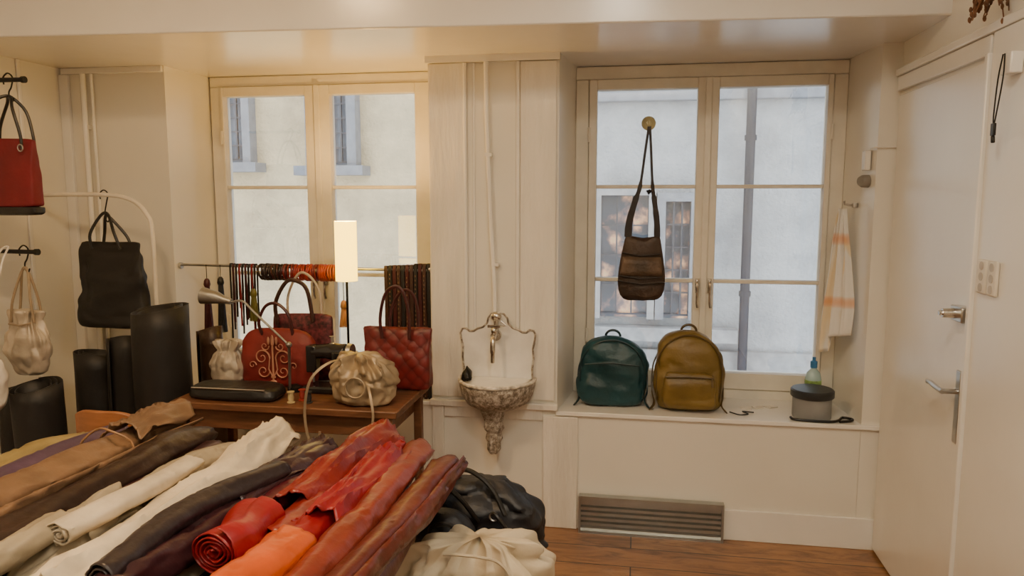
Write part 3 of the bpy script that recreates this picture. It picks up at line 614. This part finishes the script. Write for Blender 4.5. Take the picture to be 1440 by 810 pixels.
B().lathe([(.03,0),(.03,.02),(.012,.03)],(-1.425,2.91,.746),16).out('base',blackm,root=R)
# ------------------------------------------------------------------ upright rolls & left stuff
def upright(cx,cy,r,h,mat,label,seed=0,turns=2.3,slant=0):
    R=[];K=int(26*turns)
    for i in range(14):
        t=i/13; ring=[]
        for k in range(K+1):
            u=k/K; th=seed+2*pi*turns*u; rr=r*(.55+.45*u)*(1+.08*noise.noise(Vector((math.cos(th)*1.5,math.sin(th)*1.5,t*2+seed))))
            z=h*t
            if i==13: z+=.015*math.sin(th+seed)
            ring.append((cx+rr*math.cos(th)+slant*t,cy+rr*math.sin(th),z))
        R.append(ring)
    b=B(); b.loft(R,cap=False,closed=False)
    return b.out('leather_roll',mat,loc=(cx,cy,0),label=label,cat='leather roll',solid=.004,group='upright leather rolls')
blkm=leather('matt_black_leather',(.012,.011,.011),.55,.25)
upright(-2.01,2.86,.128,1.095,blkm,'large black leather roll standing upright on the floor',1.0)
upright(-2.235,2.93,.075,.95,blkm,'slim black leather roll standing upright',2.5)
upright(-2.43,3.0,.10,.86,blkm,'short black leather roll standing upright',4)
upright(-2.36,2.56,.10,.82,blkm,'black leather roll standing beside the hanging bags',.3)
upright(-2.62,2.75,.09,.75,blk,'short black leather roll standing near the wall',1.3)
upright(-1.985,3.2,.06,.95,leather('dark_brown_roll',(.05,.025,.015)),'slim dark brown leather roll standing behind the table',1.9)
R=E('wooden_chair',(-1.84,2.42,0),'orange-brown wooden chair with curved top rail','chair')
B().box(-2.02,-1.68,2.30,2.60,.43,.455).out('seat',wood2,root=R,bevel=.01)
rings=[]
for i in range(15):
    u=i/14*2-1; x=-1.86+.115*u; yb=2.315-.025*(1-u*u); zt=.795+.022*(1-u*u*u*u); rings.append([(x,yb-.009,.64),(x,yb+.009,.64),(x,yb+.009,zt),(x,yb-.009,zt)])
B().loft(rings).out('backrest',wood2,root=R,bevel=.004)
for x in (-1.965,-1.785): B().box(x,x+.03,2.318,2.343,0,.66).out('leg',wood2,root=R,bevel=.004)
for x in (-1.97,-1.73): B().box(x,x+.03,2.565,2.595,0,.43).out('leg',wood2,root=R,bevel=.004)
b=B(); b.tube(smoothpath([(-2.845,3.12,1.575),(-2.6,3.12,1.578),(-2.40,3.12,1.575),(-2.29,3.12,1.55),(-2.225,3.12,1.49),(-2.20,3.12,1.40),(-2.20,3.12,1.0),(-2.20,3.12,.01)],6),.010,12)
b.tube([(-2.848,3.12,1.575),(-2.835,3.12,1.575)],.03,14); b.tube([(-2.20,3.12,0),(-2.20,3.12,.015)],.035,14)
b.out('garment_rail',M('rail_cream',(.75,.7,.6),.35,bump=.02),loc=(-2.2,3.12,0),label='cream bent-tube garment rail fixed to the wall',cat='clothes rail')
def shook(R,x,y,z,h=.07,mat=blackm):
    B().tube(smoothpath([(x-.02,y,z-.02),(x-.022,y,z+.005),(x,y,z+.022),(x+.02,y,z+.005),(x+.012,y,z-.03),(x,y,z-h*.7),(x,y,z-h),(x+.012,y,z-h-.015),(x+.02,y,z-h)],4),.003,6).out('hook',mat,root=R)
R=E('tote_bag',(-2.42,3.11,.95),'black leather tote hanging from the garment rail','bag')
shook(R,-2.435,3.12,1.577,.11)
B().pouch((-2.405,3.10,.955),.345,.07,.42,[(0,.95,.6),(.06,1,1),(.5,.99,.9),(1,.90,.3)],e=5,seed=8,amp=.010,fr=7,lv=24,sag=.03).out('bag_body',blkm,root=R,sub=1)
handle(R,[(-2.48,3.075,1.33),(-2.48,3.07,1.40),(-2.44,3.10,1.485),(-2.42,3.12,1.485),(-2.36,3.07,1.41),(-2.335,3.075,1.33)],.007,blk)
handle(R,[(-2.47,3.135,1.33),(-2.46,3.14,1.40),(-2.435,3.12,1.475),(-2.415,3.12,1.475),(-2.35,3.14,1.39),(-2.32,3.135,1.33)],.007,blk)
for z in (2.02,1.355):
    b=B(); b.tube([(-2.849,2.6,z),(-2.34,2.6,z-.004)],.009,10); b.tube([(-2.349,2.6,z-.004),(-2.335,2.6,z-.004)],.013,10); b.tube([(-2.849,2.6,z),(-2.84,2.6,z)],.03,12)
    b.out('display_rod',blackm,loc=(-2.85,2.6,z),label='black metal display rod projecting from the wall',cat='rod',group='display rods')
R=E('handbag',(-2.45,2.6,1.5),'dark crimson handbag with black base hanging from a display rod','bag')
shook(R,-2.41,2.6,2.02,.07)
bt=B().pouch((-2.455,2.6,1.525),.285,.07,.27,[(0,1.0,1),(.5,1.0,.9),(1,.99,.3)],e=7,seed=8,amp=.002).out('bag_body',leather('crimson_leather_fabric',(.16,.005,.012),.6),root=R,sub=1)
B().pouch((-2.455,2.6,1.495),.29,.07,.035,[(0,.92,.6),(.3,1,1),(1,1.0,1.03)],e=7,lv=8,seed=8,amp=.001).out('bag_base',blk,root=R,sub=1)
for yy in (2.567,2.63): handle(R,[(-2.50,yy,1.75),(-2.49,yy,1.84),(-2.45,yy,1.93),(-2.41,2.6,1.955),(-2.37,yy,1.90),(-2.345,yy,1.80),(-2.345,yy,1.75)],.006,blk)
for x in (-2.50,-2.345): B().tube(arc((x,2.562,1.755),.011,.013,0,2*pi,14),.0025,6).out('handle_ring',metal,root=R)
R=E('drawstring_bag',(-2.42,2.6,.85),'champagne leather drawstring bag hanging from a display rod','bag')
shook(R,-2.40,2.6,1.355,.07)
B().pouch((-2.415,2.6,.85),.21,.09,.27,[(0,.45,.4),(.08,.72,.7),(.35,1,1),(.6,.92,.9),(.76,.62,.55),(.86,.52,.4),(1,.60,.4)],e=2.3,seed=5,amp=.006,fr=10,pleat=.014,pn=13,n=64,lv=26).out('bag_body',silver,root=R,sub=1)
for yy in (2.58,2.62): handle(R,[(-2.465,yy,1.07),(-2.45,yy,1.16),(-2.415,2.6,1.275),(-2.39,2.6,1.275),(-2.37,yy,1.16),(-2.36,yy,1.07)],.005,goldd)
B().tube([(-2.465,2.568,1.065),(-2.41,2.56,1.06),(-2.365,2.568,1.07)],.004,6).out('drawstring',goldd,root=R)
R=E('handbag',(-2.46,2.45,.73),'white leather shoulder bag hanging beside the drawstring bag','bag')
wl=M('white_leather',(.7,.66,.6),.4)
B().pouch((-2.475,2.45,.73),.19,.09,.22,[(0,.4,.6),(.2,.85,1),(.6,1,1),(1,.8,.4)],e=2.3,seed=15,amp=.004).out('bag_body',wl,root=R,sub=1)
handle(R,[(-2.53,2.45,.93),(-2.51,2.47,1.1),(-2.48,2.55,1.33),(-2.47,2.6,1.37),(-2.46,2.55,1.3),(-2.44,2.47,1.1),(-2.43,2.45,.93)],.004,wl)
# ------------------------------------------------------------------ cutting table with hides
DZ=-.065
R=E('cutting_table',(-1.2,1.4,0),'large wooden work table covered with rolled leather hides','table')
B().box(-1.95,-.64,.75,2.08,.605,.635).out('table_top',wood,root=R,bevel=.005)
for x in (-1.9,-.71):
    for yy in (.8,2.0): B().box(x,x+.06,yy,yy+.06,0,.605).out('leg',wood,root=R,bevel=.004)
def hide(x0,y0,x1,y1,zc,r,mat,label,seed,turns=2.6,squash=.84,dz=0,lump=.30,open_=.30,gap=.16,th=.0028,endn=.05,group='rolled hides on the cutting table'):
    Rg=[];K=int(26*turns); n=80; zc=zc+DZ
    A=Vector((x0,y0,zc)); Bv=Vector((x1,y1,zc+dz)); ax=(Bv-A); Lr=ax.length; ax.normalize(); side=Vector((0,0,1)).cross(ax).normalized()
    for i in range(n+1):
        t=i/n; c=A+(Bv-A)*t; c+=side*.016*math.sin(t*5+seed)+Vector((0,0,.006*math.sin(t*7+seed*2))); ring=[]
        grow=1+.18*noise.noise(Vector((t*Lr*3,seed*2,0)))
        endf=max(0,1-t*Lr/.16); ws=1+.22*endf; hs=1-.22*endf
        for k in range(K+1+6):
            if k<=K:
                u=k/K; th_=seed*1.7+2*pi*turns*u; rr=r*(gap+(1-gap)*u)
            else:
                q=(k-K)/6; th_=seed*1.7+2*pi*turns+q*.9; rr=r*(1+.05+open_*q*(.35+.65*abs(noise.noise(Vector((t*Lr*3,seed,4)))*2))); u=1
            w=noise.noise(Vector((math.cos(th_)*1.1+seed,math.sin(th_)*1.1,t*Lr*4)))*lump
            rd=abs(noise.noise(Vector((math.cos(th_+t*Lr*3)*1.4+seed,math.sin(th_+t*Lr*3)*1.4,t*Lr*6))))
            w-=max(0,.13-rd)*lump*4
            rd2=abs(noise.noise(Vector((math.cos(th_-t*Lr*6)*2+seed*2,math.sin(th_-t*Lr*6)*2,t*Lr*10))))
            w-=max(0,.10-rd2)*lump*3
            rr*=1+w*(.3+.7*u); rr*=grow
            p=c+side*math.cos(th_)*rr*ws+Vector((0,0,1))*math.sin(th_)*rr*squash*hs
            if i in (0,n): p+=ax*(endn*noise.noise(Vector((th_*.7,seed,i))))
            ring.append(tuple(p))
        Rg.append(ring)
    b=B(); b.loft(Rg,cap=False,closed=False)
    return b.out('leather_roll',mat,loc=(x0,y0,zc-r),label=label,cat='leather roll',solid=th,group=group,ang=70)
def lc(n,c,r=.42,b=.25): return M(n,c,r,var=.22,scale=9,bump=b,bscale=45,dist=.006)
dkb=lc('dark_brown_hide',(.030,.016,.012),.36); ivory=lc('ivory_hide',(.64,.55,.41),.42); beige=lc('taupe_hide',(.32,.27,.19),.45); brick=lc('brick_hide',(.20,.030,.015),.31); rb=lc('red_brown_hide',(.11,.019,.010),.33)
crim=lc('crimson_hide',(.27,.008,.013),.36); rustm=lc('rust_red_hide',(.21,.017,.012),.32); char=lc('charcoal_hide',(.026,.018,.020),.36); mauve=lc('mauve_hide',(.22,.075,.09),.45); oliveh=lc('olive_tan_hide',(.28,.21,.08),.45); purp=lc('purple_hide',(.07,.04,.08),.45); tanh=lc('tan_brown_hide',(.19,.11,.06),.42); orange=lc('orange_hide',(.55,.085,.006),.36)
burg=lc('burgundy_hide',(.075,.010,.016),.34); maroonb=lc('maroon_black_hide',(.040,.013,.016),.32); creamh=lc('pale_cream_hide',(.52,.45,.34),.45)
low=[(-1.80,dkb),(-1.685,purp),(-1.57,dkb),(-1.455,dkb),(-1.34,char),(-1.225,beige),(-1.11,beige),(-1.0,ivory),(-.895,char),(-.79,burg),(-.69,dkb),(-.60,rb)]
nm={dkb:'dark brown',purp:'purple',char:'charcoal',beige:'taupe',ivory:'ivory',burg:'burgundy',orange:'orange',rb:'red-brown'}
for i,(x,m) in enumerate(low):
    hide(x,2.05-.05*(i%3),x-.01,.95,.754,.050,m,nm[m]+' leather roll in the lower layer of the pile',i+.3,turns=2.2,lump=.05,open_=.05)
top=[(-1.72,2.05,-1.80,1.0,.868,.044,oliveh,'olive-tan leather roll at the edge of the pile'),
(-1.63,2.12,-1.70,1.0,.872,.046,purp,'dusky purple leather roll in the pile'),
(-1.515,2.20,-1.56,1.15,.884,.070,tanh,'wrinkled tan-brown leather roll tied with a cord'),
(-1.395,2.15,-1.43,.95,.862,.053,dkb,'dark brown leather roll in the pile'),
(-1.31,2.10,-1.34,.95,.846,.038,maroonb,'thin maroon-black leather roll in the pile'),
(-1.22,2.04,-1.25,1.42,.862,.054,beige,'taupe leather roll with open end'),
(-1.10,2.15,-1.11,1.0,.862,.060,ivory,'thick ivory leather roll in the pile'),
(-1.02,2.04,-1.03,1.2,.842,.034,mauve,'dusty mauve leather roll in the pile'),
(-.945,2.07,-.975,1.15,.862,.048,maroonb,'dark maroon leather roll in the pile'),
(-.865,2.10,-.885,1.42,.852,.040,burg,'burgundy leather roll in the pile'),
(-.795,2.20,-.80,1.48,.862,.050,rustm,'rust-red leather roll in the pile'),
(-.72,2.17,-.735,1.46,.862,.040,crim,'bright crimson leather roll in the pile'),
(-.64,2.15,-.655,.95,.862,.051,brick,'glossy brick-red leather roll in the pile'),
(-.55,2.05,-.57,.95,.853,.049,rb,'glossy red-brown leather roll at the table edge')]
for i,t in enumerate(top):
    o=hide(*t[:6],t[6],t[7],i*1.37+2.1,lump=.42 if i==2 else .30)
    if i==2:
        pts=[(-1.528+.084*math.cos(2*pi*j/24),1.90+.01*math.sin(j),.884+DZ+.074*math.sin(2*pi*j/24)) for j in range(24)]
        B().tube(pts,.0035,6,closed=True).out('tie_cord',tan,root=o)
for t in ((-.855,1.56,-.870,1.36,.890,.058,crim,'bright crimson leather roll showing its coiled end',4.0,5.0,.05),
          (-.755,1.45,-.765,.9,.880,.056,orange,'bright orange leather roll at the end of the table',1.2,2.8,.15),
          (-.95,1.80,-1.01,1.20,.915,.036,char,'charcoal leather roll lying on top of the pile',2.0,3,.25),
          (-1.175,1.80,-1.21,1.35,.915,.034,creamh,'cream leather roll lying on top of the pile',5.0,3.2,.25),
          (-1.285,1.42,-1.30,.95,.90,.040,beige,'taupe leather roll at the near edge of the pile',7.0,3.2,.2)):
    hide(*t[:6],t[6],t[7],t[8],turns=t[9],lump=t[10],open_=.12,gap=.10,th=.0035,endn=.01)
def drape(pts,w,mat,label,seed,curl=1.0,fold=.012):
    P=smoothpath(pts,12); R=[]
    for i,p in enumerate(P):
        ring=[]; e0=noise.noise(Vector((i*.09,seed,0))); e1=noise.noise(Vector((i*.09,seed+9,0)))
        for j in range(29):
            u=j/28-.5
            wj=w*(1+.55*(e0 if u<0 else e1))
            z=p[2]+DZ-abs(u)**2*w*1.7*curl+.012*noise.noise(Vector((u*5,i*.12,seed)))
            rd=abs(noise.noise(Vector((u*4+i*.05,i*.07,seed+3)))); z+=max(0,.16-rd)*fold*7
            edge=max(0,abs(u)-.40)*10; z+=edge*.012*(1+math.sin(i*.25+seed))
            ring.append((p[0]+u*wj,p[1]+.04*noise.noise(Vector((u*3,seed,i*.04))),z))
        R.append(ring)
    b=B(); b.loft(R,cap=False,closed=False); return b.out('leather_hide',mat,loc=pts[0],label=label,cat='leather hide',solid=.003,ang=70)
drape([(-.79,2.22,.915),(-.80,2.05,.925),(-.815,1.85,.922),(-.83,1.66,.905)],.15,rustm,'loose rust-red leather hide draped over the rolls',3)
drape([(-.69,2.0,.920),(-.70,1.75,.920),(-.71,1.55,.915)],.12,crim,'loose crimson leather flap over the rolls',7)
drape([(-1.24,1.58,.922),(-1.26,1.45,.91),(-1.27,1.36,.87),(-1.28,1.24,.82)],.15,beige,'loose taupe leather hide hanging over the rolls',11)
drape([(-1.13,2.17,.922),(-1.10,2.0,.932),(-1.085,1.75,.925),(-1.08,1.45,.925),(-1.09,1.15,.92)],.16,ivory,'broad ivory leather hide lying along the pile',19)
drape([(-.93,2.08,.905),(-.95,1.85,.915),(-.97,1.6,.915)],.12,maroonb,'loose maroon-black leather hide over the rolls',29)
drape([(-1.50,2.22,.950),(-1.51,2.08,.962),(-1.52,1.96,.955)],.13,tanh,'loose tan-brown leather flap over the tied roll',35)
# ------------------------------------------------------------------ stool with slouchy bags
R=E('low_stool',(-.43,2.05,0),'low wooden stool carrying soft leather bags','stool')
B().box(-.60,-.30,1.76,2.36,.385,.41).out('seat',wood,root=R,bevel=.005)
for x in (-.58,-.36):
    for yy in (1.79,2.29): B().box(x,x+.04,yy,yy+.04,0,.385).out('leg',wood,root=R,bevel=.003)
navy=leather('soft_black_leather',(.014,.016,.022),.48,.4)
R=E('slouchy_bag',(-.46,2.26,.411),'soft blue-black leather bag with looped handles slumped on a stool','bag')
B().pouch((-.475,2.27,.411),.42,.26,.265,[(0,.8,.8),(.2,1,1),(.5,1,1),(.72,.85,.85),(.88,.62,.6),(1,.4,.3)],e=2.2,seed=21,amp=.018,fr=8,n=64,lv=30,lean=-.02,pleat=.012,pn=8).out('bag_body',navy,root=R,sub=1)
handle(R,[(-.61,2.15,.60),(-.63,2.11,.67),(-.58,2.09,.715),(-.51,2.08,.68),(-.46,2.12,.59)],.008,blk)
handle(R,[(-.52,2.25,.65),(-.56,2.22,.70),(-.50,2.19,.72),(-.43,2.17,.68),(-.38,2.15,.60)],.008,blk)
handle(R,[(-.42,2.13,.61),(-.40,2.10,.62),(-.365,2.10,.57),(-.37,2.13,.50)],.007,blk)
B().tube(arc((-.41,2.115,.61),.013,.013,0,2*pi,12),.003,6).out('handle_ring',metal,root=R)
R=E('slouchy_bag',(-.54,2.0,.411),'small soft black leather bag squeezed beside the rolls','bag')
B().pouch((-.545,2.04,.411),.20,.17,.245,[(0,.8,.8),(.2,1,1),(.6,1,1),(.85,.8,.8),(1,.4,.4)],e=2.2,seed=25,amp=.012,fr=9).out('bag_body',navy,root=R,sub=1)
handle(R,[(-.57,1.96,.60),(-.55,1.93,.65),(-.50,1.93,.66),(-.47,1.95,.61),(-.48,1.97,.57)],.007,blk)
cream=M('cream_fabric_leather',(.54,.46,.33),.6,var=.12,scale=5,bump=.3,bscale=30)
R=E('slouchy_bag',(-.41,1.86,.411),'crumpled cream leather drawstring bag lying on the stool','bag')
B().pouch((-.425,1.84,.411),.42,.22,.265,[(0,.85,.8),(.2,1,1),(.5,1.02,1),(.72,.90,.85),(.86,.68,.62),(.94,.56,.5),(1,.40,.38)],e=2.2,seed=31,amp=.020,fr=7,pleat=.022,pn=10,n=90,lv=36,p0=.1,leanx=.03).out('bag_body',cream,root=R,sub=1)
B().tube(smoothpath([(-.47,1.75,.665),(-.42,1.735,.675),(-.37,1.74,.67),(-.33,1.76,.65),(-.30,1.76,.61),(-.31,1.745,.55)],5),.004,6).out('drawstring',cream,root=R)
# ------------------------------------------------------------------ light
w=bpy.data.worlds.new('World'); bpy.context.scene.world=w; w.use_nodes=True
bg=w.node_tree.nodes['Background']; bg.inputs[0].default_value=(.82,.91,1,1); bg.inputs[1].default_value=3.4
def ar(x,y,z,e,col,sx,sy,up=False):  # unseen fill lights added to brighten the room; the last faces the ceiling
    l=bpy.data.lights.new('fill_light','AREA'); l.energy=e; l.color=col; l.shape='RECTANGLE'; l.size=sx; l.size_y=sy
    o=bpy.data.objects.new('fill_light',l); o.location=(x,y,z); C.objects.link(o)
    if up: o.rotation_euler=(pi,0,0)
ar(-1.35,1.35,2.7,30,(1,.64,.31),.25,.25); ar(.1,1.1,2.7,20,(1,.88,.70),.25,.25); ar(.0,-1.0,2.25,62,(1,.89,.74),1.2,.8,True)
for (x0,x1) in ((-2.25,-1.0),(-.28,.94)):
    l=bpy.data.lights.new('window_portal','AREA'); l.shape='RECTANGLE'; l.size=x1-x0; l.size_y=1.6; l.cycles.is_portal=True
    o=bpy.data.objects.new('window_portal',l); o.location=((x0+x1)/2,3.9,1.38); o.rotation_euler=(math.radians(-90),0,0); C.objects.link(o)
# ------------------------------------------------------------------ camera
cd=bpy.data.cameras.new('camera'); cd.sensor_width=36; cd.lens=26.25; cd.clip_start=.05
co=bpy.data.objects.new('camera',cd); co.location=(0,0,1.57); co.rotation_euler=(math.radians(83),0,math.radians(9.5)); C.objects.link(co)
bpy.context.scene.camera=co
